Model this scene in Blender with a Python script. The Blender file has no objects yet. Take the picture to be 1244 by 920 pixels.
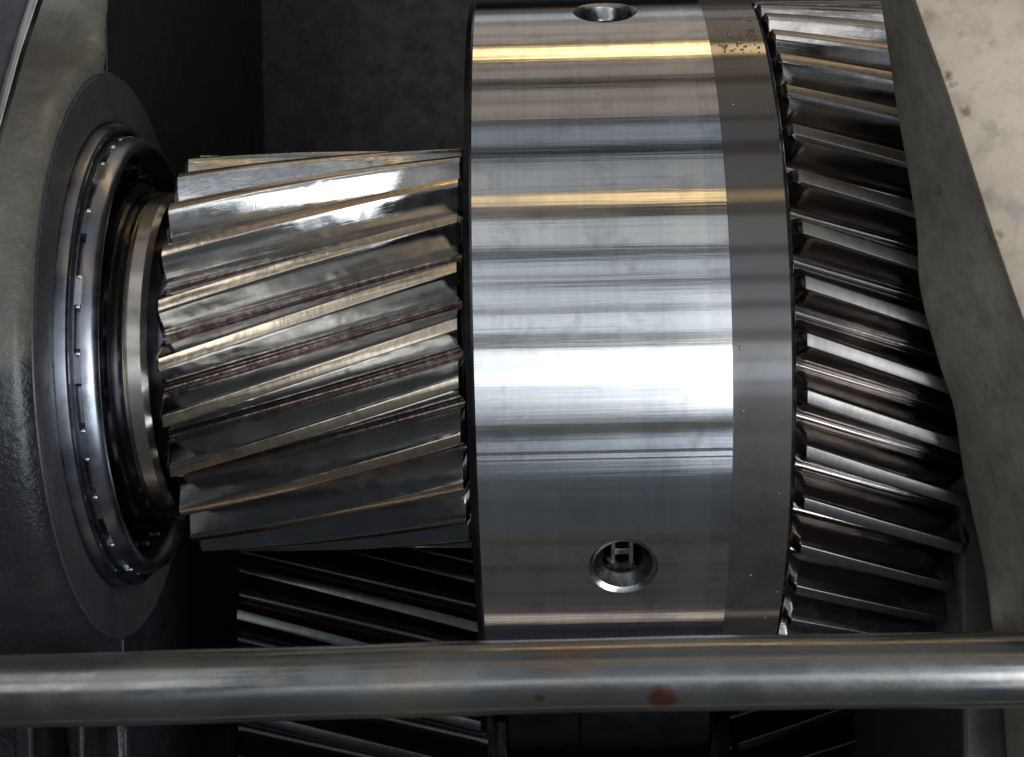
import bpy, bmesh, math, random
from mathutils import Vector, Matrix, noise
random.seed(7)
S = bpy.context.scene
C = S.collection
R = math.radians
PI = math.pi

# ------------------------------------------------------------------ camera
DIST, F = 4.4562, 1837.6
cam = bpy.data.cameras.new('camera')
camo = bpy.data.objects.new('camera', cam); C.objects.link(camo)
CM = Matrix.Rotation(-0.0204, 3, 'X') @ Matrix.Rotation(0.0199, 3, 'Y') @ Matrix.Rotation(-0.0217, 3, 'Z')
CP = Vector((0, 0, DIST))
camo.matrix_world = Matrix.Translation(CP) @ CM.to_4x4()
cam.sensor_width = 36; cam.lens = F / 1244 * 36
cam.clip_start = 0.05; cam.clip_end = 200
cam.dof.use_dof = True; cam.dof.focus_distance = 3.62; cam.dof.aperture_fstop = 4.0
S.camera = camo

def at(px, py, z):
    """a pixel of the photograph taken back to the height z in the gearbox"""
    d = CM @ Vector(((px - 622) / F, (460 - py) / F, -1))
    return CP + d * ((z - DIST) / d.z)

# ------------------------------------------------------------------ world, lamps, exposure
w = bpy.data.worlds.new('World'); S.world = w; w.use_nodes = True
w.node_tree.nodes['Background'].inputs[0].default_value = (0.55, 0.62, 0.75, 1)
w.node_tree.nodes['Background'].inputs[1].default_value = 0.045
S.view_settings.view_transform = 'Standard'; S.view_settings.look = 'None'
S.view_settings.exposure = 0; S.view_settings.gamma = 1

def refl(y):
    if y < 0: return R(60 - y * 4), R(150 - y * 8)
    """point of the drum seen at picture height y and the direction it mirrors"""
    best = None
    for i in range(-1300, 1301):
        t = i / 1000
        q = Vector((.15, math.sin(t), math.cos(t))) - CP
        q = CM.transposed() @ q
        py = 460 + F * q.y / q.z
        if best is None or abs(py - y) < best[0]: best = (abs(py - y), t)
    t = best[1]
    a = 2 * t + math.atan2(math.sin(t), DIST - math.cos(t))
    return t, a
def on_ring(y, L=9.0):
    t, a = refl(y)
    p = Vector((math.sin(t), math.cos(t))); d = Vector((math.sin(a), math.cos(a)))
    b = p.dot(d); s = -b + math.sqrt(b * b - 1 + L * L)
    return p + d * s
WARM, COOL, NEUT, BROWN = (1, .72, .36), (.78, .88, 1), (.93, .97, 1), (1, .86, .72)
STRIPS = [   # lamps added for drum bands: mirrored picture heights, radiance, colour, x from, x to
    (-2.5, 2, .3, BROWN, -3, 3.4), (2, 12, .22, BROWN, -3, 3.4), (15, 24, .50, NEUT, -3, 3.4), (26, 50, .42, BROWN, -3, 3.4), (56, 68, 4.4, WARM, -.7, 3.6),
    (75, 94, .34, BROWN, -3, 3.4), (104, 143, .36, BROWN, -3, 3.4), (149, 174, .36, COOL, -3, 3.4), (191, 229, .38, NEUT, -3, 3.4),
    (235, 247, 2.2, WARM, -.8, 3.6), (265, 302, .64, NEUT, -3, 3.4), (313, 337, .68, COOL, -3, 3.4), (348, 369, .78, COOL, -3, 3.4),
    (380, 404, .84, COOL, -3, 3.4), (420, 440, 1.7, NEUT, -2.0, 5), (443, 466, 2.5, COOL, -2.0, 5), (468, 484, .9, COOL, -3, 3),
    (485, 500, .62, COOL, -3, 1.6), (500, 516, .48, COOL, -3, .8), (518, 546, .20, COOL, -3, 2), (548, 575, .13, COOL, -3, 3), (575, 605, .09, COOL, -3, 3), (605, 645, .065, COOL, -3, 3), (645, 690, .055, BROWN, -3, 3), (690, 742, .045, BROWN, -3, 3), (748, 753, .9, BROWN, -4, 4)]
# unseen area lamps added right and left of the camera to brighten tooth flanks
FLANK_LAMPS = [(32, 17, 1.3, NEUT, 3.1, 4.3), (14, -1, 5.5, NEUT, 2.6, 4.5), (-2, -19, 8.5, NEUT, 2.2, 7.5), (-20, -37, 6.5, COOL, 2.6, 7.5),
           (25, 5, 3.2, NEUT, -4.4, -2.4), (55, 30, 2.2, NEUT, -4.4, -2.4)]
def on_deg(a, L=8.6): return Vector((math.sin(R(a)), math.cos(R(a)))) * L
ALL = [(on_ring(y0), on_ring(y1), L, c, xa, xb) for y0, y1, L, c, xa, xb in STRIPS] + [(on_deg(a0), on_deg(a1), L, c, xa, xb) for a0, a1, L, c, xa, xb in FLANK_LAMPS]
for a, b, L, col, xa, xb in ALL:
    m = (a + b) / 2; hgt = (a - b).length
    l = bpy.data.lights.new('added_strip_lamp', 'AREA'); l.shape = 'RECTANGLE'
    l.size = xb - xa; l.size_y = hgt; l.color = col
    l.energy = L * PI * l.size * l.size_y    # radiance times area
    o = bpy.data.objects.new('added_strip_lamp', l); C.objects.link(o)
    zz = Vector((0, m.x, m.y)).normalized(); xx = Vector((1, 0, 0)); yy = zz.cross(xx)
    mat = Matrix((xx, yy, zz)).transposed().to_4x4()
    mat.translation = Vector(((xa + xb) / 2, m.x, m.y)); o.matrix_world = mat

# ------------------------------------------------------------------ helpers
def tag(o, label=None, cat=None, group=None, kind=None):
    if label: o['label'] = label
    if cat: o['category'] = cat
    if group: o['group'] = group
    if kind: o['kind'] = kind
    return o
def empty(name, loc, label, cat, group=None):
    o = bpy.data.objects.new(name, None); C.objects.link(o); o.location = loc
    o.empty_display_size = .1
    return tag(o, label, cat, group)
def obj(name, me, mat=None, parent=None):
    o = bpy.data.objects.new(name, me); C.objects.link(o)
    if parent:
        o.parent = parent
    if mat and not me.materials: me.materials.append(mat)
    return o
def mesh(name, V, Fc, smooth=True, angle=None):
    me = bpy.data.meshes.new(name); me.from_pydata([tuple(v) for v in V], [], Fc); me.update()
    bm = bmesh.new(); bm.from_mesh(me); bmesh.ops.recalc_face_normals(bm, faces=bm.faces)
    for f in bm.faces: f.smooth = smooth
    if angle is not None:
        for e in bm.edges:
            if len(e.link_faces) == 2 and e.calc_face_angle(0) > R(angle): e.smooth = False
    bm.to_mesh(me); bm.free()
    return me
def lathe(name, prof, n=192, angle=25, closed=True, a0=0, a1=2 * PI, rfun=None):
    """profile of (x, r) turned round the X axis"""
    full = abs(a1 - a0 - 2 * PI) < 1e-6
    m = n if full else n + 1
    V = []; Fc = []; k = len(prof)
    for i in range(m):
        t = a0 + (a1 - a0) * i / n
        for j, (x, r) in enumerate(prof):
            if rfun: r = rfun(j, t, r)
            V.append((x, r * math.sin(t), r * math.cos(t)))
    for i in range(n):
        i2 = (i + 1) % m
        for j in range(k if closed else k - 1):
            j2 = (j + 1) % k
            Fc.append((i * k + j, i2 * k + j, i2 * k + j2, i * k + j2))
    return mesh(name, V, Fc, True, angle)
def box(name, lo, hi, bev=0.0, seg=2):
    bm = bmesh.new(); bmesh.ops.create_cube(bm, size=1)
    for v in bm.verts:
        v.co = Vector([(lo[i] + hi[i]) / 2 + v.co[i] * (hi[i] - lo[i]) for i in range(3)])
    if bev: bmesh.ops.bevel(bm, geom=bm.edges[:], offset=bev, segments=seg, affect='EDGES', profile=.5)
    me = bpy.data.meshes.new(name); bm.to_mesh(me); bm.free()
    return me
def prism(name, top, bot, bev=0.0, cuts=0, amp=0.0):
    """closed solid between two polygons of the same count"""
    bm = bmesh.new()
    a = [bm.verts.new(p) for p in top]; b = [bm.verts.new(p) for p in bot]
    bm.faces.new(a); bm.faces.new(b[::-1]); n = len(a)
    for i in range(n): bm.faces.new((a[i], b[i], b[(i + 1) % n], a[(i + 1) % n]))
    bmesh.ops.recalc_face_normals(bm, faces=bm.faces)
    if bev: bmesh.ops.bevel(bm, geom=[e for e in bm.edges if e.calc_length() > bev * 3], offset=bev, segments=3, affect='EDGES', profile=.5, clamp_overlap=True)
    for f in bm.faces: f.smooth = True
    for e in bm.edges:
        if len(e.link_faces) == 2 and e.calc_face_angle(0) > R(35): e.smooth = False
    me = bpy.data.meshes.new(name); bm.to_mesh(me); bm.free()
    return me

# ------------------------------------------------------------------ materials
class NT:
    def __init__(s, name):
        s.m = bpy.data.materials.new(name); s.m.use_nodes = True
        s.t = s.m.node_tree; s.p = s.t.nodes['Principled BSDF']
    def n(s, typ, **k):
        x = s.t.nodes.new('ShaderNode' + typ)
        for a, b in k.items(): setattr(x, a, b)
        return x
    def l(s, a, b): s.t.links.new(a, b)
    def coord(s, scale=(1, 1, 1), rnd=False, kind='Object'):
        tc = s.n('TexCoord'); mp = s.n('Mapping'); mp.inputs['Scale'].default_value = scale
        s.l(tc.outputs[kind], mp.inputs['Vector'])
        if rnd:
            oi = s.n('ObjectInfo'); mu = s.n('Math', operation='MULTIPLY'); mu.inputs[1].default_value = 37
            s.l(oi.outputs['Random'], mu.inputs[0]); s.l(mu.outputs[0], mp.inputs['Location'])
        return mp.outputs[0]
    def noise(s, vec, scale, detail=4, rough=.55, dist=0):
        x = s.n('TexNoise'); x.inputs['Scale'].default_value = scale; x.inputs['Detail'].default_value = detail
        x.inputs['Roughness'].default_value = rough; x.inputs['Distortion'].default_value = dist
        s.l(vec, x.inputs['Vector']); return x.outputs['Fac']
    def ramp(s, fac, stops, interp='LINEAR'):
        x = s.n('ValToRGB'); x.color_ramp.interpolation = interp
        e = x.color_ramp.elements
        while len(e) < len(stops): e.new(.5)
        for i, (p, c) in enumerate(stops):
            e[i].position = p; e[i].color = (c, c, c, 1) if isinstance(c, (int, float)) else (*c, 1)
        s.l(fac, x.inputs[0]); return x.outputs[0]
    def math(s, op, a, b=None, c=None):
        x = s.n('Math', operation=op)
        for i, v in enumerate((a, b, c)):
            if v is None: continue
            if isinstance(v, (int, float)): x.inputs[i].default_value = v
            else: s.l(v, x.inputs[i])
        return x.outputs[0]
    def mix(s, fac, a, b, mode='MIX'):
        x = s.n('Mix', data_type='RGBA', blend_type=mode)
        for i, v in ((0, fac), (6, a), (7, b)):
            if isinstance(v, (int, float)): x.inputs[i].default_value = v if i == 0 else (v, v, v, 1)
            elif isinstance(v, tuple): x.inputs[i].default_value = (*v, 1)
            else: s.l(v, x.inputs[i])
        return x.outputs[2]
    def bump(s, h, strength, dist, prev=None):
        x = s.n('Bump'); x.inputs['Strength'].default_value = strength; x.inputs['Distance'].default_value = dist
        s.l(h, x.inputs['Height'])
        if prev: s.l(prev, x.inputs['Normal'])
        return x.outputs[0]
    def polar(s):
        """angle round the shaft, radius, x"""
        tc = s.n('TexCoord'); sp = s.n('SeparateXYZ'); s.l(tc.outputs['Object'], sp.inputs[0])
        ang = s.math('ARCTAN2', sp.outputs[1], sp.outputs[2])
        r = s.math('SQRT', s.math('ADD', s.math('MULTIPLY', sp.outputs[1], sp.outputs[1]), s.math('MULTIPLY', sp.outputs[2], sp.outputs[2])))
        return ang, r, sp.outputs[0]
    def comb(s, x, y, z):
        c = s.n('CombineXYZ')
        for i, v in enumerate((x, y, z)):
            if isinstance(v, (int, float)): c.inputs[i].default_value = v
            else: s.l(v, c.inputs[i])
        return c.outputs[0]
    def out(s, **k):
        for a, v in k.items():
            a = {'Base': 'Base Color', 'Coat': 'Coat Weight', 'CoatR': 'Coat Roughness', 'Spec': 'Specular IOR Level', 'Aniso': 'Anisotropic', 'AnisoR': 'Anisotropic Rotation'}.get(a, a)
            i = s.p.inputs[a]
            if isinstance(v, tuple): i.default_value = (*v, 1)
            elif isinstance(v, (int, float)): i.default_value = v
            else: s.l(v, i)
        return s.m

def m_ground():      # polished drum sleeve
    s = NT('polished_ground_steel'); ang, r, x = s.polar()
    # vertical grinding lines round the drum, cross chatter along it
    ringv = s.comb(s.math('MULTIPLY', x, 60), s.math('MULTIPLY', ang, .25), 0)
    rings = s.noise(ringv, 1.0, 6, .65)
    wide = s.noise(s.comb(s.math('MULTIPLY', x, 7), s.math('MULTIPLY', ang, .4), 3), 1.0, 2)
    chat = s.noise(s.comb(s.math('MULTIPLY', x, .35), s.math('MULTIPLY', ang, 26), 0), 1.0, 5, .6)
    smear = s.noise(s.coord((1, .6, .6)), 5.5, 6, .62, .4)
    fine = s.noise(s.comb(s.math('MULTIPLY', x, 420), s.math('MULTIPLY', ang, 9), 0), 1.0, 3)
    col = s.mix(s.ramp(rings, [(.3, .0), (.7, 1)]), (.54, .54, .545), (.63, .63, .625))
    col = s.mix(s.ramp(wide, [(.46, 0), (.60, .30)]), col, (.66, .65, .62))
    col = s.mix(s.ramp(chat, [(.36, .5), (.5, 0)]), col, (.30, .31, .34))
    col = s.mix(s.ramp(smear, [(.5, 0), (.72, .35)]), col, (.36, .35, .34))
    seam = s.ramp(s.math('ABSOLUTE', s.math('ADD', ang, .247)), [(.0, 1), (.0035, 0)])
    seam2 = s.ramp(s.math('ABSOLUTE', s.math('ADD', ang, .262)), [(.0, .5), (.003, 0)])
    seam = s.math('MAXIMUM', seam, seam2)
    zone = s.ramp(s.math('ABSOLUTE', s.math('SUBTRACT', x, .352)), [(.034, .35), (.039, 0)])
    col = s.mix(zone, col, (.74, .73, .70))
    soot = s.noise(s.coord((1, 1, 1)), 11, 7, .68, .3)
    col = s.mix(s.ramp(soot, [(.54, 0), (.66, .30)]), col, (.25, .24, .245))
    h = s.math('ADD', s.math('ADD', s.math('MULTIPLY', chat, .00042), s.math('MULTIPLY', fine, .00001)), s.math('MULTIPLY', seam, .00035))
    nb = s.bump(h, 1.0, 1.0)
    tan = s.n('Tangent', direction_type='RADIAL', axis='X')
    rough = s.math('ADD', s.ramp(smear, [(.35, .145), (.75, .20)]), s.math('MULTIPLY', fine, .03))
    s.l(tan.outputs[0], s.p.inputs['Tangent'])
    return s.out(Base=col, Metallic=1.0, Roughness=rough, Aniso=1.0, AnisoR=.25, Normal=nb)
def m_bandmat():
    s = NT('dark_oiled_steel_band'); ang, r, x = s.polar()
    nz = s.noise(s.coord(), 9, 6, .65); sp = s.noise(s.coord(), 120, 3, .6); big = s.noise(s.coord(), 3.2, 3, .5)
    col = s.mix(s.ramp(nz, [(.3, 0), (.7, 1)]), (.028, .022, .019), (.055, .044, .039))
    nb = s.bump(sp, .5, .0007)
    # spatter of oil drops
    vo = s.n('TexVoronoi'); vo.inputs['Scale'].default_value = 75; s.l(s.coord(), vo.inputs['Vector'])
    dr = s.math('MULTIPLY', s.ramp(vo.outputs['Distance'], [(.0, 1), (.28, 0)]), s.ramp(big, [(.56, 0), (.66, 1)]))
    nb = s.bump(dr, .9, .004, nb)
    s.p.inputs['Coat IOR'].default_value = 1.95
    return s.out(Base=col, Metallic=.35, Roughness=s.ramp(nz, [(.35, .4), (.7, .55)]), Normal=nb, Coat=s.ramp(nz, [(.3, 1.0), (.75, .6)]), CoatR=.10)
def m_steel(name, c0, c1, r0, r1, bump=.3, scale=8, metal=1.0, dist=.002, fine=True):
    s = NT(name); v = s.coord(rnd=True)
    nz = s.noise(v, scale, 6, .6); n2 = s.noise(v, scale * 11, 4, .6)
    col = s.mix(s.ramp(nz, [(.3, 0), (.7, 1)]), c0, c1)
    rough = s.ramp(nz, [(.3, r0), (.72, r1)])
    nb = s.bump(s.math('ADD', nz, s.math('MULTIPLY', n2, .12 if fine else 0)), bump, dist)
    return s.out(Base=col, Metallic=metal, Roughness=rough, Normal=nb)
def m_tooth(name, r_root, r_tip, flank, land, root, rough=(.14, .30), wave=.006, rroot=.30, rland=.22):
    """flank polished by running, ground land, stained root; split by the radius"""
    s = NT(name); ang, r, x = s.polar()
    v = s.coord((1, 1, 1), rnd=True)
    nz = s.noise(v, 4.5, 2, .5, .8)
    gr = s.noise(s.comb(s.math('MULTIPLY', x, 6), s.math('MULTIPLY', r, 300), 0), 1, 4, .6)
    bead = s.noise(s.coord((60, 25, 25), rnd=True), 1, 3, .7)
    patch = s.noise(v, 7.5, 5, .62, .5)
    h = r_tip - r_root
    rr = s.math('DIVIDE', s.math('SUBTRACT', r, r_root), h)
    kr = s.ramp(s.math('ADD', rr, s.math('MULTIPLY', s.math('SUBTRACT', bead, .5), .10)), [(.03, 1), (.13, 0)])
    kl = s.ramp(rr, [(.970, 0), (.985, 1)])
    col = s.mix(s.ramp(patch, [(.35, 0), (.7, 1)]), flank, tuple(c * .62 for c in flank))
    col = s.mix(kr, col, s.mix(bead, root, tuple(min(1, c * 1.7) for c in root)))
    col = s.mix(kl, col, s.mix(s.ramp(bead, [(.35, 0), (.7, 1)]), land, tuple(c * .75 for c in land)))
    ro = s.ramp(patch, [(.42, rough[0]), (.56, (rough[0] + rough[1]) / 2), (.64, rough[1])])
    ro = s.mix(kr, ro, rroot); ro = s.mix(kl, ro, rland)
    scr = s.noise(s.comb(s.math('MULTIPLY', x, 150), s.math('MULTIPLY', r, 9), s.math('MULTIPLY', ang, 3)), 1, 3, .6)
    nb = s.bump(nz, .5, wave)
    nb = s.bump(scr, .10, .0006, nb)
    nb = s.bump(gr, .12, .002, nb)
    nb = s.bump(s.math('MULTIPLY', bead, s.math('MAXIMUM', kr, s.math('MULTIPLY', kl, .25))), .45, .003, nb)
    return s.out(Base=col, Metallic=1.0, Roughness=ro, Normal=nb, Coat=.15, CoatR=.05)
def m_cast(name, c0, c1, rough=(.45, .7), grain=.0035, spots=None, coat=0.0, bumpy=60, marks=()):
    s = NT(name); v = s.coord()
    big = s.noise(v, 2.3, 6, .6, .3); mid = s.noise(v, 14, 6, .65); fine = s.noise(v, bumpy, 4, .65)
    col = s.mix(s.ramp(big, [(.32, 0), (.68, 1)]), c0, c1)
    col = s.mix(s.ramp(mid, [(.48, 0), (.70, .45)]), col, tuple(c * .45 for c in c0))
    if spots:
        sp = s.noise(v, 17, 6, .68, .25)
        col = s.mix(s.ramp(sp, [(.60, 0), (.70, .7)]), col, spots)
    for (px, py, z, rad, c, k) in marks:      # rust and grime spots, each at its own place
        g = s.n('NewGeometry'); d = s.n('VectorMath', operation='DISTANCE'); s.l(g.outputs['Position'], d.inputs[0]); d.inputs[1].default_value = at(px, py, z)
        f = s.math('ADD', s.math('DIVIDE', d.outputs['Value'], rad), s.math('MULTIPLY', s.math('SUBTRACT', s.noise(v, 60, 5, .7), .5), 2.0))
        col = s.mix(s.ramp(f, [(.35, k), (1, 0)]), col, c)
    nb = s.bump(s.math('ADD', fine, s.math('MULTIPLY', mid, 1.2)), .55, grain)
    return s.out(Base=col, Metallic=0.0, Roughness=s.ramp(mid, [(.3, rough[0]), (.7, rough[1])]), Normal=nb, Coat=coat, CoatR=.22)

RU = (.09, .045, .022); GR = (.20, .17, .135)
RUST = [(1152, 92, 1.39, .014, RU, .9), (1158, 104, 1.39, .010, RU, .9), (1173, 138, 1.40, .016, RU, .9), (1215, 285, 1.44, .012, RU, .7), (1128, 20, 1.37, .018, (.3, .19, .10), .8),
        (1205, 155, 1.42, .022, GR, .45), (1190, 60, 1.40, .02, GR, .4), (1221, 182, 1.44, .012, RU, .5), (1200, 20, 1.39, .02, GR, .4), (1236, 255, 1.45, .03, (.16, .16, .16), .5), (1170, 40, 1.39, .012, GR, .5)]
M = dict(
    ground=m_ground(), band=m_bandmat(),
    edge=m_steel('dark_drum_edge', (.10, .095, .10), (.2, .19, .19), .2, .35),
    hole=m_steel('bored_steel', (.16, .16, .17), (.42, .42, .42), .16, .36, .5, 26),
    bore=m_steel('shaded_bore_steel', (.05, .05, .055), (.16, .155, .15), .25, .45, .6, 26),
    rim=m_steel('bright_chamfer', (.45, .45, .46), (.68, .67, .64), .14, .3, .4, 30),
    plug=m_steel('dull_plug_steel', (.34, .32, .31), (.6, .56, .52), .2, .4, .5, 30),
    tpin=m_tooth('pinion_tooth_steel', .493, .583, (.61, .59, .565), (.66, .54, .395), (.060, .030, .023), (.07, .17), .008, .24, .2),
    tgear=m_tooth('gear_tooth_steel', .879, .97, (.29, .265, .25), (.23, .215, .20), (.17, .15, .14), (.10, .22), .006, .14, .34),
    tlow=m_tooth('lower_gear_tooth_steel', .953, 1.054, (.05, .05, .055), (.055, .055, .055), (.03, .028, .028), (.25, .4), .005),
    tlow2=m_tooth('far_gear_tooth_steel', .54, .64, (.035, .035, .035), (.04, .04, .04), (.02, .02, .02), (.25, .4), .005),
    root=m_steel('stained_gear_blank', (.05, .027, .022), (.13, .07, .055), .25, .4, .5, 14),
    rootg=m_steel('oiled_gear_blank', (.16, .14, .13), (.28, .25, .23), .2, .35, .4, 14),
    collar=m_steel('turned_shaft_steel', (.42, .38, .33), (.56, .52, .47), .16, .28, .15, 5),
    race=m_steel('blued_bearing_steel', (.22, .23, .26), (.36, .37, .41), .22, .38, .35, 9),
    dark=m_steel('black_oiled_steel', (.025, .027, .035), (.06, .062, .075), .15, .3, .3, 9),
    pin=m_steel('bright_pin_steel', (.6, .6, .6), (.75, .75, .72), .1, .2, .2, 20),
    cast=m_cast('grey_green_painted_casting', (.105, .107, .093), (.165, .163, .14), (.34, .55), .004, None, .35),
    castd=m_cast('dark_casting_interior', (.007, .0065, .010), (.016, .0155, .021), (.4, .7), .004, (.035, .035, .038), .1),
    castr=m_cast('olive_grey_cover_paint', (.22, .19, .145), (.42, .375, .30), (.4, .6), .004, (.10, .09, .075), .2, 45),
    tan=m_cast('worn_tan_flange', (.34, .27, .20), (.54, .445, .335), (.38, .6), .003, (.24, .185, .13), .25, 34, RUST),
    seal=m_steel('machined_flange_edge', (.10, .10, .095), (.26, .25, .24), .28, .5, .5, 12),
)
def m_cap():
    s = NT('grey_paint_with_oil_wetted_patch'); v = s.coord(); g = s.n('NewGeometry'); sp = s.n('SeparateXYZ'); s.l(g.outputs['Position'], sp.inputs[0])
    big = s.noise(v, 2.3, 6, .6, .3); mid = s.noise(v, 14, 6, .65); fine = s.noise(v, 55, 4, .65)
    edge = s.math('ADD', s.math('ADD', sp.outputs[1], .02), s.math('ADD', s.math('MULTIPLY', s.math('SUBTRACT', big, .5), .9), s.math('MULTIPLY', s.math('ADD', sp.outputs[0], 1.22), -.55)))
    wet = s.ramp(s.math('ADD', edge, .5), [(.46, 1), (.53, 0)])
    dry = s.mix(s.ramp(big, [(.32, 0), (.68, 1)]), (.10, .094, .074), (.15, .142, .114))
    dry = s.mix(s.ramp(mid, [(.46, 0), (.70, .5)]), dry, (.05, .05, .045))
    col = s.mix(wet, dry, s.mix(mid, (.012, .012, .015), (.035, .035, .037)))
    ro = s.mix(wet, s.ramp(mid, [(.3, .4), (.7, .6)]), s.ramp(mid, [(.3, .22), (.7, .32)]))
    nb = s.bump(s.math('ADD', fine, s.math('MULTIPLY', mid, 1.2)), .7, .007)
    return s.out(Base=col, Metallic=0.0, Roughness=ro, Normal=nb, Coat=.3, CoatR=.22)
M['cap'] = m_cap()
def m_oil():
    s = NT('oil_drop')
    s.p.inputs['IOR'].default_value = 1.5; s.p.inputs['Coat IOR'].default_value = 1.9
    return s.out(Base=(.16, .11, .06), Metallic=.7, Roughness=.06, Coat=1.0, CoatR=.02)
M['oil'] = m_oil()
def m_rod():
    s = NT('rusty_steel_bar'); v = s.coord((.8, 1, 1)); v1 = s.coord()
    big = s.noise(v, 1.6, 5, .6, .3); mid = s.noise(v, 16, 6, .65); fine = s.noise(s.coord((.25, 1, 1)), 90, 3, .6)
    col = s.mix(s.ramp(big, [(.35, 0), (.65, 1)]), (.11, .11, .108), (.20, .196, .19))
    col = s.mix(s.ramp(mid, [(.54, 0), (.78, .5)]), col, (.20, .15, .10))
    # two rust patches of their own
    for (px, py, rad, c, k) in ((806, 846, .030, (.12, .042, .022), .85), (812, 838, .016, (.20, .07, .03), .7), (690, 797, .075, (.20, .14, .09), .4), (500, 860, .10, (.3, .22, .14), .3), (1090, 838, .016, (.12, .05, .03), .8), (655, 850, .012, (.1, .05, .03), .8)):
        p = at(px, py, 1.84)
        d = s.n('VectorMath', operation='DISTANCE'); g = s.n('NewGeometry')
        s.l(g.outputs['Position'], d.inputs[0]); d.inputs[1].default_value = p
        f = s.math('ADD', s.math('DIVIDE', d.outputs['Value'], rad), s.math('MULTIPLY', s.math('SUBTRACT', mid, .5), 1.3))
        col = s.mix(s.ramp(f, [(.45, k), (1, 0)]), col, c)
    ro = s.ramp(s.math('ADD', s.math('MULTIPLY', big, .75), s.math('MULTIPLY', mid, .3)), [(.42, .10), (.60, .34)])
    nb = s.bump(s.math('ADD', s.math('MULTIPLY', mid, .6), s.math('MULTIPLY', fine, .4)), .4, .0012)
    return s.out(Base=col, Metallic=.85, Roughness=ro, Normal=nb)
M['rod'] = m_rod()

# ------------------------------------------------------------------ casing (the setting)
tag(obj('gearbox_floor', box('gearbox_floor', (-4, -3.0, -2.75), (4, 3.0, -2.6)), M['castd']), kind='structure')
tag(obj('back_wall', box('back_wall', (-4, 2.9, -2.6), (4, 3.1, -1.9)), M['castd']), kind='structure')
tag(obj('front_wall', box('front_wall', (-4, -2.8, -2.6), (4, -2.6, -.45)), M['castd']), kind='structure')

def left_housing():
    root = empty('bearing_housing', (-1.22, 0, 0), 'grey green cast bearing housing with a round boss, left end of the gearbox', 'bearing housing')
    # cap: half-round saddle over the bore, running out into the parting flange
    RC = .86
    prof = []
    N = 72
    for i in range(N + 1):
        t = -PI / 2 + PI * i / N
        prof.append((RC * math.sin(t), RC * math.cos(t)))
    fl = lambda q: (q[0], q[1])
    prof = [(-2.5, -.02), (-1.6, -.02), (-1.2, -.02), (-1.04, .0), (-.96, .035), (-.905, .085)] + prof[6:-6] + [(.905, .085), (.96, .035), (1.04, .0), (1.2, -.02), (1.6, -.02), (2.5, -.02)]
    n = len(prof)
    xs = [(-1.30, .0)] + [(-1.22 - .001, .07)] 
    cols = [(-1.222, .062), (-1.226, .045), (-1.238, .026), (-1.256, .010), (-1.28, .002), (-1.32, 0), (-1.5, -.005), (-1.8, -.02), (-2.2, -.05), (-2.9, -.12)]
    V = []; Fc = []
    for x, ins in cols:
        for (y, z) in prof:
            rr = math.hypot(y, z)
            k = (rr - ins) / rr; b = min(1, max(0, (abs(y) - .84) / .12)); b = b * b * (3 - 2 * b)
            V.append((x - .045 * b, y * k * (1 - b) + y * b, z * k * (1 - b) + (z - ins * .6) * b))
    for i in range(len(cols) - 1):
        for j in range(n - 1):
            Fc.append((i * n + j, i * n + j + 1, (i + 1) * n + j + 1, (i + 1) * n + j))
    # inner face closing down to a base line
    me = mesh('cap', V, Fc, True, 50)
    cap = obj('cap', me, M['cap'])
    # boss ring: full disc face with the bore cut out
    boss = obj('boss', lathe('boss', [(-1.222, .80), (-1.224, .695), (-1.232, .682), (-1.36, .682), (-1.5, .682), (-1.5, .84), (-1.26, .84), (-1.228, .822)], 192, 30), M['castb'])
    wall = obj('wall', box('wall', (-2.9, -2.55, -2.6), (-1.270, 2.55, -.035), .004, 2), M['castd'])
    back = obj('bore_back', lathe('bore_back', [(-1.5, .0), (-1.5, .682), (-1.52, .682), (-1.52, 0)], 96, 30), M['dark'])
    for o in (cap, boss, wall, back):
        o.parent = root; o.matrix_parent_inverse = Matrix.Translation((1.22, 0, 0))
M['castb'] = m_cast('oily_black_casting', (.034, .035, .038), (.062, .062, .064), (.42, .6), .007, (.08, .08, .08), .2)
left_housing()

def far_strip():
    root = empty('casing_flange', at(20, 50, 1.35), 'bright edged metal flange above the left bearing housing, top left corner', 'flange')
    inv = Matrix.Translation(-root.location)
    a = [(-60, -60), (60, -60), (44, 0), (22, 66), (2, 140), (-14, 200), (-60, 200)]
    top = [at(x, y, 1.35) for x, y in a]; bot = [p + Vector((-.02, 0, -.06)) for p in top]
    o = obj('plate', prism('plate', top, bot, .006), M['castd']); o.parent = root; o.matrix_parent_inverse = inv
    e = [(62, -60), (46, 0), (24, 66), (4, 140), (-12, 200), (-22, 200), (-8, 140), (12, 66), (33, 0), (49, -60)]
    top = [at(x, y, 1.362) for x, y in e]; bot = [p + Vector((0, 0, -.03)) for p in top]
    o = obj('machined_edge', prism('machined_edge', top, bot, .003), M['seal']); o.parent = root; o.matrix_parent_inverse = inv
far_strip()

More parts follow.
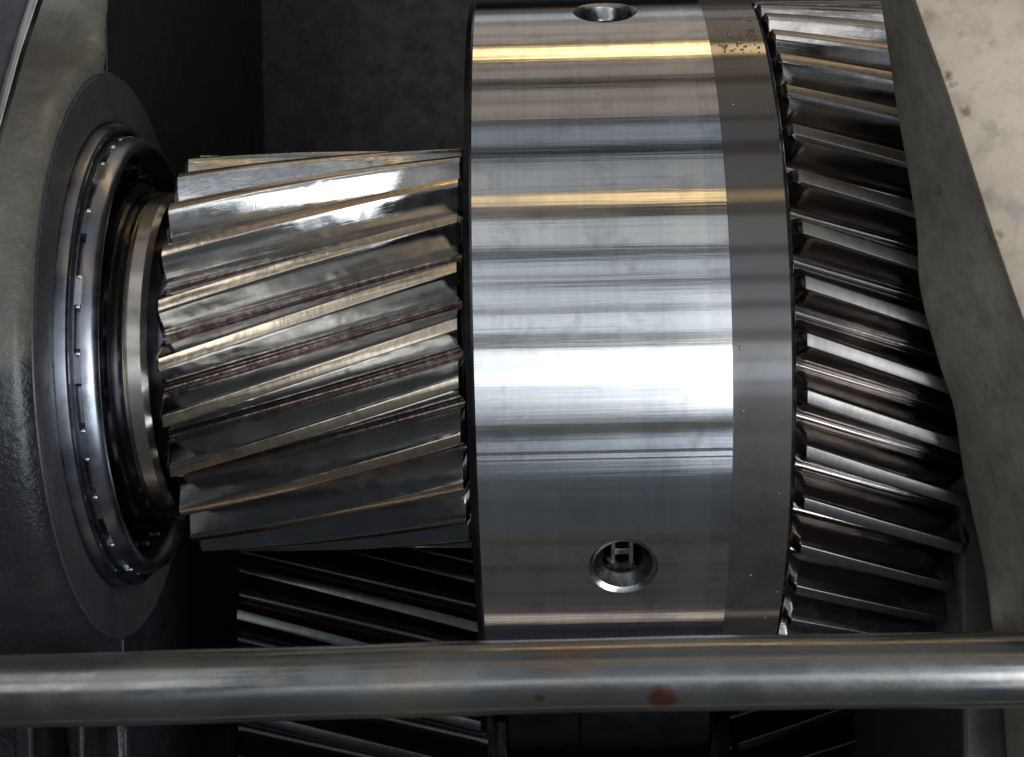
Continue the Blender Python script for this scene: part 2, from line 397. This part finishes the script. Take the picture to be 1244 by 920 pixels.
def right_cover():
    root = empty('bearing_cover', at(1160, 300, 1.1), 'olive grey cast cover with a worn tan flange, right of the wide gear', 'cover')
    inv = Matrix.Translation(-root.location)
    A = [(1058, -70), (1070, 0), (1090, 130), (1113, 270), (1118, 350), (1141, 440), (1160, 500), (1172, 580), (1196, 690), (1206, 762), (1214, 800), (1230, 1000)]
    zA = [.98, 1.03, 1.05, 1.07, 1.07, 1.07, 1.06, 1.05, 1.0, .95, .9, .8]
    B = [(1092, -70), (1112, 0), (1150, 108), (1200, 262), (1228, 345), (1262, 440), (1280, 500), (1300, 580), (1320, 690), (1330, 762), (1340, 800), (1350, 1000)]
    zB = [1.33, 1.35, 1.38, 1.42, 1.44, 1.47, 1.48, 1.48, 1.46, 1.44, 1.42, 1.36]
    PA = [at(x, y, z) for (x, y), z in zip(A, zA)]; PB = [at(x, y, z) for (x, y), z in zip(B, zB)]
    V = []; Fc = []
    # smooth the two outlines a little and bulge the face between them
    def sub(P, k=5):
        out = []
        for i in range(len(P) - 1):
            p0, p1, p2, p3 = P[max(i - 1, 0)], P[i], P[i + 1], P[min(i + 2, len(P) - 1)]
            for j in range(k):
                t = j / k
                out.append(.5 * ((2 * p1) + (p2 - p0) * t + (2 * p0 - 5 * p1 + 4 * p2 - p3) * t * t + (3 * p1 - p0 - 3 * p2 + p3) * t ** 3))
        return out + [P[-1]]
    a, b = sub(PA), sub(PB)
    rows = []
    for p, q in zip(a, b):
        row = [p + Vector((.9, 0, -.1)), p + Vector((.02, 0, -.035)), p + Vector((.004, 0, -.018)), p]
        for t in (.04, .12, .3, .5, .7, .88, .96): row.append(p.lerp(q, t) + Vector((-.012, 0, .012)) * math.sin(PI * t))
        row += [q, ]
        rows.append(row)
    m = len(rows[0])
    for r in rows: V += r
    for i in range(len(rows) - 1):
        for j in range(m - 1):
            Fc.append((i * m + j, i * m + j + 1, (i + 1) * m + j + 1, (i + 1) * m + j))
    o = obj('cover_side', mesh('cover_side', V, Fc, True, 50), M['castr']); o.parent = root; o.matrix_parent_inverse = inv
    # flange: bevelled lip along the edge then the flat tan face
    V = []; Fc = []
    for q in b:
        V += [q + Vector((.0005, 0, -.03)), q + Vector((-.006, 0, -.004)), q + Vector((-.003, 0, .012)), q + Vector((.012, 0, .020)), q + Vector((.10, 0, .021)), q + Vector((.45, 0, .026)), q + Vector((.9, 0, .03)), q + Vector((.9, 0, -.1))]
    m = 8
    for i in range(len(b) - 1):
        for j in range(m - 1):
            Fc.append((i * m + j, i * m + j + 1, (i + 1) * m + j + 1, (i + 1) * m + j))
    o = obj('flange_face', mesh('flange_face', V, Fc, True, 50), M['tan']); o.parent = root; o.matrix_parent_inverse = inv
    # lower wall that closes the gear space under the cover
    p0 = at(1157, 470, .80)
    o = obj('lower_wall', box('lower_wall', (p0.x + .012, -2.4, -1.6), (2.2, .0, .80), .012), M['castr2']); o.parent = root; o.matrix_parent_inverse = inv
    # bolt hole near the bottom, a dark socket with a rim
    c = at(1227, 748, 1.14)
M['rib'] = m_steel('black_oily_rib', (.012, .012, .013), (.04, .04, .042), .3, .5, .6, 10, .4, .006)
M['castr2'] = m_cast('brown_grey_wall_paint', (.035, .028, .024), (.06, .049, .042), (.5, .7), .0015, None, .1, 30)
right_cover()

# ------------------------------------------------------------------ drum
def surf(x, t, r=1.0): return Vector((x, r * math.sin(t), r * math.cos(t)))
X0, X1, X2 = -.163, .435, .577
HOLES = [1.0563, -.5562, 1.0563 + 1.57, -.5562 - 1.50]
HX, HR = .18, .0835
def drum():
    root = empty('clutch_drum', (0.2, 0, 0), 'wide polished steel drum with two countersunk holes and a darker band along its right side', 'drum')
    root.location = (0, 0, 0)
    nt = 720; dt = 2 * PI / nt
    xs = [X0 + .008 + (X1 - X0 - .008) * i / 40 for i in range(41)]
    half_t, half_x = 14, 8     # patch half size in cells
    dx = xs[1] - xs[0]
    hx_i = min(range(41), key=lambda i: abs(xs[i] - HX))
    hc = [int(round(h / dt)) % nt for h in HOLES]
    V = []; Fc = []; idx = {}
    def vid(i, j):
        j %= nt
        if (i, j) not in idx: idx[(i, j)] = len(V); V.append(surf(xs[i], j * dt))
        return idx[(i, j)]
    for j in range(nt):
        for i in range(40):
            skip = False
            for c in hc:
                dj = (j - c + nt // 2) % nt - nt // 2
                if -half_t <= dj < half_t and hx_i - half_x <= i < hx_i + half_x: skip = True
            if not skip: Fc.append((vid(i, j), vid(i + 1, j), vid(i + 1, j + 1), vid(i, j + 1)))
    for c in hc:
        loop = [(hx_i - half_x + k, c - half_t) for k in range(2 * half_x)] + [(hx_i + half_x, c - half_t + k) for k in range(2 * half_t)] \
            + [(hx_i + half_x - k, c + half_t) for k in range(2 * half_x)] + [(hx_i - half_x, c + half_t - k) for k in range(2 * half_t)]
        n = len(loop); tc = c * dt; xc = xs[hx_i]
        outer = [vid(i, j) for i, j in loop]
        prev = outer; K = 6
        for k in range(1, K + 1):
            cur = []
            for (i, j) in loop:
                ux, ut = xs[i] - xc, (j - c) * dt
                a = math.atan2(math.sin(ut), ux)
                tx, ty = HR * math.cos(a), HR * math.sin(a)
                f = k / K
                px = ux * (1 - f) + tx * f; py = math.sin(ut) * (1 - f) + ty * f
                V.append(surf(xc + px, tc + math.asin(py))); cur.append(len(V) - 1)
            for q in range(n): Fc.append((prev[q], prev[(q + 1) % n], cur[(q + 1) % n], cur[q]))
            prev = cur
    me = mesh('polished_sleeve', V, Fc, True)
    me.normals_split_custom_set_from_vertices([Vector((0, v.co.y, v.co.z)).normalized() for v in me.vertices])
    obj('polished_sleeve', me, M['ground'], root)
    # edges, dark band, end faces
    obj('edge_bevel', lathe('edge_bevel', [(X0 + .008, 1.0), (X0 + .002, .998), (X0 - .012, .984), (X0 - .012, .5), (X0 + .008, .5)], 360, 25, False), M['edge'], root)
    prof = [(X1, 1.0), (X1 + .001, .9975), (X1 + .012, .9965), (X2 - .02, .985), (X2 - .006, .982), (X2, .975), (X2 - .001, .5)]
    prof = [(X1, .9999)] + [(X1 + .0012, .997)] + [(X1 + .0012 + (X2 - .008 - X1) * i / 8, .9965 - .001 * (i / 8)) for i in range(1, 9)] + [(X2 - .002, .984), (X2 + .002, .968), (X2 + .002, .5)]
    obj('dark_band', lathe('dark_band', prof, 360, 40, False), M['band'], root)
    # narrow bright lip at the very edge
    obj('edge_lip', lathe('edge_lip', [(X2 - .004, .9825), (X2 + .004, .979), (X2 + .008, .970), (X2 + .004, .955), (X2 - .004, .955)], 360, 60), M['hole'], root)
    # splashed oil drops on the dark band
    rnd = random.Random(4); bm = bmesh.new()
    for k in range(118):
        if k < 95: t, x = rnd.gauss(.86, .055), .455 + rnd.random() * .10
        else: t, x = rnd.uniform(-.9, 1.2), .45 + rnd.random() * .11
        q = .0012 + .0032 * rnd.random() ** 2.2
        g = bmesh.ops.create_icosphere(bm, subdivisions=2, radius=q)['verts']
        sx = rnd.uniform(.7, 1.5); mt = Matrix.Translation((x, .9965 * math.sin(t), .9965 * math.cos(t))) @ Matrix.Rotation(-t, 4, 'X') @ Matrix.Diagonal((sx, 1 / sx * 1.2, .55, 1))
        bmesh.ops.transform(bm, matrix=mt, verts=g)
    for f in bm.faces: f.smooth = True
    me = bpy.data.meshes.new('oil_drops'); bm.to_mesh(me); bm.free()
    tag(obj('oil_drops', me, M['oil'], root), kind='stuff')
    # hole linings + plugs
    for n, c in enumerate(hc):
        t = c * dt; xc = xs[hx_i]
        seg = 64
        V = []; Fc = []
        K = [(.071, -.0065), (.0705, -.0085), (.052, -.030), (.049, -.034), (.0475, -.04), (.0485, -.045), (.0475, -.05), (.0485, -.055), (.0475, -.06), (.0485, -.065), (.048, -.15), (.0, -.15)]
        for s_ in range(seg):
            a = 2 * PI * s_ / seg
            for r_, d in K:
                dy = r_ * math.sin(a)
                rad = 1 - .0035 + d
                V.append((r_ * math.cos(a), dy, rad))
        k = len(K)
        for s_ in range(seg):
            s2 = (s_ + 1) % seg
            for j in range(k - 1): Fc.append((s_ * k + j, s_ * k + j + 1, s2 * k + j + 1, s2 * k + j))
        o = obj('countersunk_hole', mesh('countersunk_hole', V, Fc, True, 30), M['bore'] if n else M['hole'], root)  # first bore lighter, others darker: lit and shaded tones put in the colour
        o.location = (xc, 0, 0); o.rotation_euler = (-t, 0, 0)
        V = []; Fc = []
        K = [(HR, 0), (.0822, -.0006), (.071, -.0065)]; k = 3
        for s_ in range(seg):
            a = 2 * PI * s_ / seg
            for r_, d in K:
                dy = r_ * math.sin(a)
                V.append((r_ * math.cos(a), dy, (math.sqrt(1 - dy * dy) + d) if d == 0 else ((math.sqrt(1 - dy * dy) + d) * (1 if d > -.003 else 0) + (1 - .0035 * 0 + d - dy * dy * .0) * (0 if d > -.003 else 1) - (.0035 if d < -.003 else 0))))
        for s_ in range(seg):
            s2 = (s_ + 1) % seg
            for j in range(k - 1): Fc.append((s_ * k + j, s_ * k + j + 1, s2 * k + j + 1, s2 * k + j))
        rim = obj('hole_rim', mesh('hole_rim', V, Fc, True, 30), M['rim'], o)
        # slotted plug down the hole: two lugs with a gap
        bm = bmesh.new()
        for sx in (-1, 1):
            g = bmesh.ops.create_cube(bm, size=1)['verts']
            for v in g: v.co = Vector((sx * .0215 + v.co.x * .009, v.co.y * .07, .895 + v.co.z * .10 + (.0 if sx < 0 else .006)))
        g = bmesh.ops.create_cube(bm, size=1)['verts']
        for v in g: v.co = Vector((v.co.x * .05, -.028 + v.co.y * .018, .880 + v.co.z * .06))
        bmesh.ops.bevel(bm, geom=bm.edges[:], offset=.002, segments=2, affect='EDGES')
        me = bpy.data.meshes.new('slotted_plug'); bm.to_mesh(me); bm.free()
        p = obj('slotted_plug', me, M['plug'], o)
        if n != 1:
            p.location = (0, 0, -.03)
drum()

# ------------------------------------------------------------------ helical gears
def gear(name, label, cat, N, rp, rtip, rroot, slope, land, xa, xb, twist, phase, loc, mt, mb, group=None, half=None, bore=.2, cham=.02):
    """transverse involute teeth swept along a helix; each tooth is one part"""
    root = empty(name, loc, label, cat, group)
    # nearly straight, slightly crowned flanks: slope from the radius in degrees, land = half width of the tip
    def psi(r):
        k = (rtip - r) / (rtip - rroot)
        return (land + (rtip - r) * math.tan(R(slope)) - .0022 * (1 - (2 * k - 1) ** 2) * -1) / r
    rb = 0
    gap = PI / N
    side = []
    h = rtip - rroot
    # fillet
    fl = psi(max(rroot + h * .20, rb * 1.0005))
    for i in range(8):
        u = i / 8
        side.append((rroot + h * .20 * (1 - math.sqrt(1 - u * u)), gap * 1.001 - (gap - fl) * u))
    for i in range(7):
        r = rroot + h * (.24 + .745 * i / 6); side.append((r, psi(max(r, rb * 1.0005))))
    at_ = psi(rtip)
    side.append((rtip - h * .004, at_ * .97)); side.append((rtip, at_ * .86))
    prof = [(r, -a) for r, a in side] + [(r, a) for r, a in side[::-1]]
    m = len(prof)
    ns = 30
    secs = [(xa, cham), (xa + cham * .8, 0), (xa + cham, 0)] + [(xa + cham + (xb - xa - 2 * cham) * i / ns, 0) for i in range(1, ns)] + [(xb - cham, 0), (xb - cham * .8, 0), (xb, cham)]
    V = []; Fc = []
    for x, c in secs:
        tw = (x - xa) * twist
        for r, a in prof:
            q = max(0, (r - rroot) / h)
            r2 = r - c * q; a2 = a * (1 - .12 * c / cham * q) if cham else a
            t = a2 + tw
            V.append((x, r2 * math.sin(t), r2 * math.cos(t)))
    for i in range(len(secs) - 1):
        for j in range(m - 1):
            Fc.append((i * m + j, i * m + j + 1, (i + 1) * m + j + 1, (i + 1) * m + j))
    Fc.append(tuple(range(m))); Fc.append(tuple((len(secs) - 1) * m + j for j in range(m)))
    me = mesh('tooth', V, Fc, True, 32); me.materials.append(mt)
    for k in range(N):
        o = obj('tooth', me, None, root); o.rotation_euler = (-(phase + k * 2 * PI / N), 0, 0)
    obj('gear_blank', lathe('gear_blank', [(xa + .004, bore), (xa + .004, rroot - .012), (xa + .016, rroot - .003), (xb - .016, rroot - .003), (xb - .004, rroot - .012), (xb - .004, bore)], 192, 30), mb, root)
    return root

gear('helical_pinion', 'bright steel helical pinion with bronze tinted teeth between the left bearing and the drum', 'gear',
     24, .538, .583, .496, 28, .0145, -.996, -.205, .533, -.044, (0, 0, 0), M['tpin'], M['root'], bore=.3, cham=.013)
gear('helical_gear', 'wide dark oily helical gear between the polished drum and the right cover', 'gear',
     46, .929, .97, .883, 25, .0155, .587, 1.02, -.372, .013, (0, 0, 0), M['tgear'], M['rootg'], bore=.5, cham=.030)
YL, ZL = -1.094, -1.094
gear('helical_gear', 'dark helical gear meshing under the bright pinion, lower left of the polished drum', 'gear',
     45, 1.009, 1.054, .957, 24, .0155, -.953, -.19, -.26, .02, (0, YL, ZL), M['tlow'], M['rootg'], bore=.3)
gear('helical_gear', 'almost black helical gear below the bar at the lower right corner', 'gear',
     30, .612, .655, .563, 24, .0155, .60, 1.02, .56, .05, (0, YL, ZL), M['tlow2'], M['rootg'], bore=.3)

# ------------------------------------------------------------------ shafts
root = empty('main_shaft', (0, 0, 0), 'turned steel shaft end with bronze tinted collar inside the left bearing', 'shaft')
obj('shaft_core', lathe('shaft_core', [(-1.48, 0), (-1.48, .40), (1.5, .40), (1.5, 0)], 96, 30), M['dark'], root)
obj('collar', lathe('collar', [(-1.40, .38), (-1.40, .468), (-1.145, .468), (-1.130, .476), (-1.108, .478), (-1.105, .470), (-1.099, .470), (-1.096, .478), (-1.062, .475), (-1.046, .464), (-1.044, .38)], 256, 25), M['collar'], root)
root = empty('lower_shaft', (0, YL, ZL), 'dark lower shaft below the polished drum, behind the bar', 'shaft')
obj('shaft_core', lathe('shaft_core', [(-.98, 0), (-.98, .28), (1.1, .28), (1.1, 0)], 96, 30), M['dark'], root)
obj('drum', lathe('drum', [(-.15, .2), (-.15, .48), (-.14, .49), (.10, .49), (.105, .495), (.54, .495), (.55, .485), (.55, .2)], 128, 30), M['dark'], root)

# ------------------------------------------------------------------ bearing
def bearing():
    root = empty('roller_bearing', (0, 0, 0), 'large blued steel roller bearing round the shaft in the left housing', 'bearing')
    obj('outer_race', lathe('outer_race', [(-1.40, .600), (-1.40, .6795), (-1.215, .6795), (-1.198, .674), (-1.193, .668), (-1.193, .660), (-1.200, .655), (-1.215, .650), (-1.23, .600)], 256, 25), M['race'], root)
    # retainer ring with slots round its outside
    ns = 20; n = ns * 18
    prof = [(-1.24, .585), (-1.24, .642), (-1.186, .642), (-1.1855, .642), (-1.170, .640), (-1.1695, .640), (-1.145, .634), (-1.134, .626), (-1.130, .618), (-1.131, .610), (-1.140, .604), (-1.16, .596), (-1.22, .585)]
    def rf(j, t, r):
        ph = ((t + .05) / (2 * PI) * ns) % 1
        if j in (3, 4) and .22 < ph < .78: return r - .028
        return r
    obj('retainer_ring', lathe('retainer_ring', prof, n, 28, True, rfun=rf), M['race'], root)
    pm = lathe('slot_pin', [(-.006, 0), (-.006, .006), (0, .0085), (.006, .006), (.006, 0)], 16, 60); pm.materials.append(M['pin'])
    for k in range(ns):
        for e in (.20, .80):
            if e > .5 and k % 3: continue
            t = (k + e) / ns * 2 * PI - .05
            o = obj('slot_pin', pm, None, root); o.location = (-1.1775, .637 * math.sin(t), .637 * math.cos(t)); o.rotation_euler = (-t, 0, 0)
    obj('inner_race', lathe('inner_race', [(-1.40, .469), (-1.40, .515), (-1.17, .512), (-1.150, .508), (-1.142, .500), (-1.140, .480), (-1.145, .469)], 256, 25), M['dark'], root)
    obj('cage', lathe('cage', [(-1.30, .525), (-1.30, .590), (-1.205, .588), (-1.196, .580), (-1.194, .552), (-1.200, .532), (-1.21, .525)], 256, 25), M['dark'], root)
    rm = lathe('roller', [(-1.29, 0), (-1.29, .024), (-1.178, .024), (-1.170, .018), (-1.170, 0)], 24, 30); rm.materials.append(M['dark'])
    for k in range(28):
        t = k / 28 * 2 * PI
        o = obj('roller', rm, None, root); o.location = (0, .553 * math.sin(t), .553 * math.cos(t))
    # lubrication drops catching the light in the gap
bearing()

# ------------------------------------------------------------------ the bar across the front
def rod():
    z = 1.78
    pL, pR = at(-160, 841, z - .03), at(1400, 809, z + .03)
    d = pR - pL; L = d.length
    ax = d.normalized()
    V = []; Fc = []; n = 64; ns = 160
    up = Vector((0, 0, 1)); sd = ax.cross(up).normalized(); up = sd.cross(ax)
    for i in range(ns + 1):
        f = i / ns
        c = pL + d * f + up * .004 * math.sin(f * 9) + sd * .003 * math.sin(f * 6 + 1)
        r = .0655 + .0006 * math.sin(f * 31)
        for k in range(n):
            a = 2 * PI * k / n
            V.append(c + (up * math.cos(a) + sd * math.sin(a)) * r)
        for k in range(n):
            if i < ns: Fc.append((i * n + k, i * n + (k + 1) % n, (i + 1) * n + (k + 1) % n, (i + 1) * n + k))
    Fc.append(tuple(range(n))); Fc.append(tuple(ns * n + k for k in range(n)))
    o = obj('support_bar', mesh('support_bar', V, Fc, True, 40), M['rod'])
    tag(o, 'scuffed round steel bar with a rust spot, running across the front of the gears', 'bar')
rod()

# ribs of the casing seen dimly under the bar, lower left
for px, wd, word in ((28, 24, 'close to the left edge'), (97, 12, 'the narrower one, further from the left edge')):
    p = at(px, 905, .3); hw = wd / 2 / F * (DIST - .3)
    o = obj('casing_rib', box('casing_rib', (-hw, -.5, -.6), (hw, .10, 0), .012, 3), M['rib']); o.location = (p.x, p.y, .3)
    tag(o, 'black casing rib below the bar, %s' % word, 'rib', 'ribs below the bar')
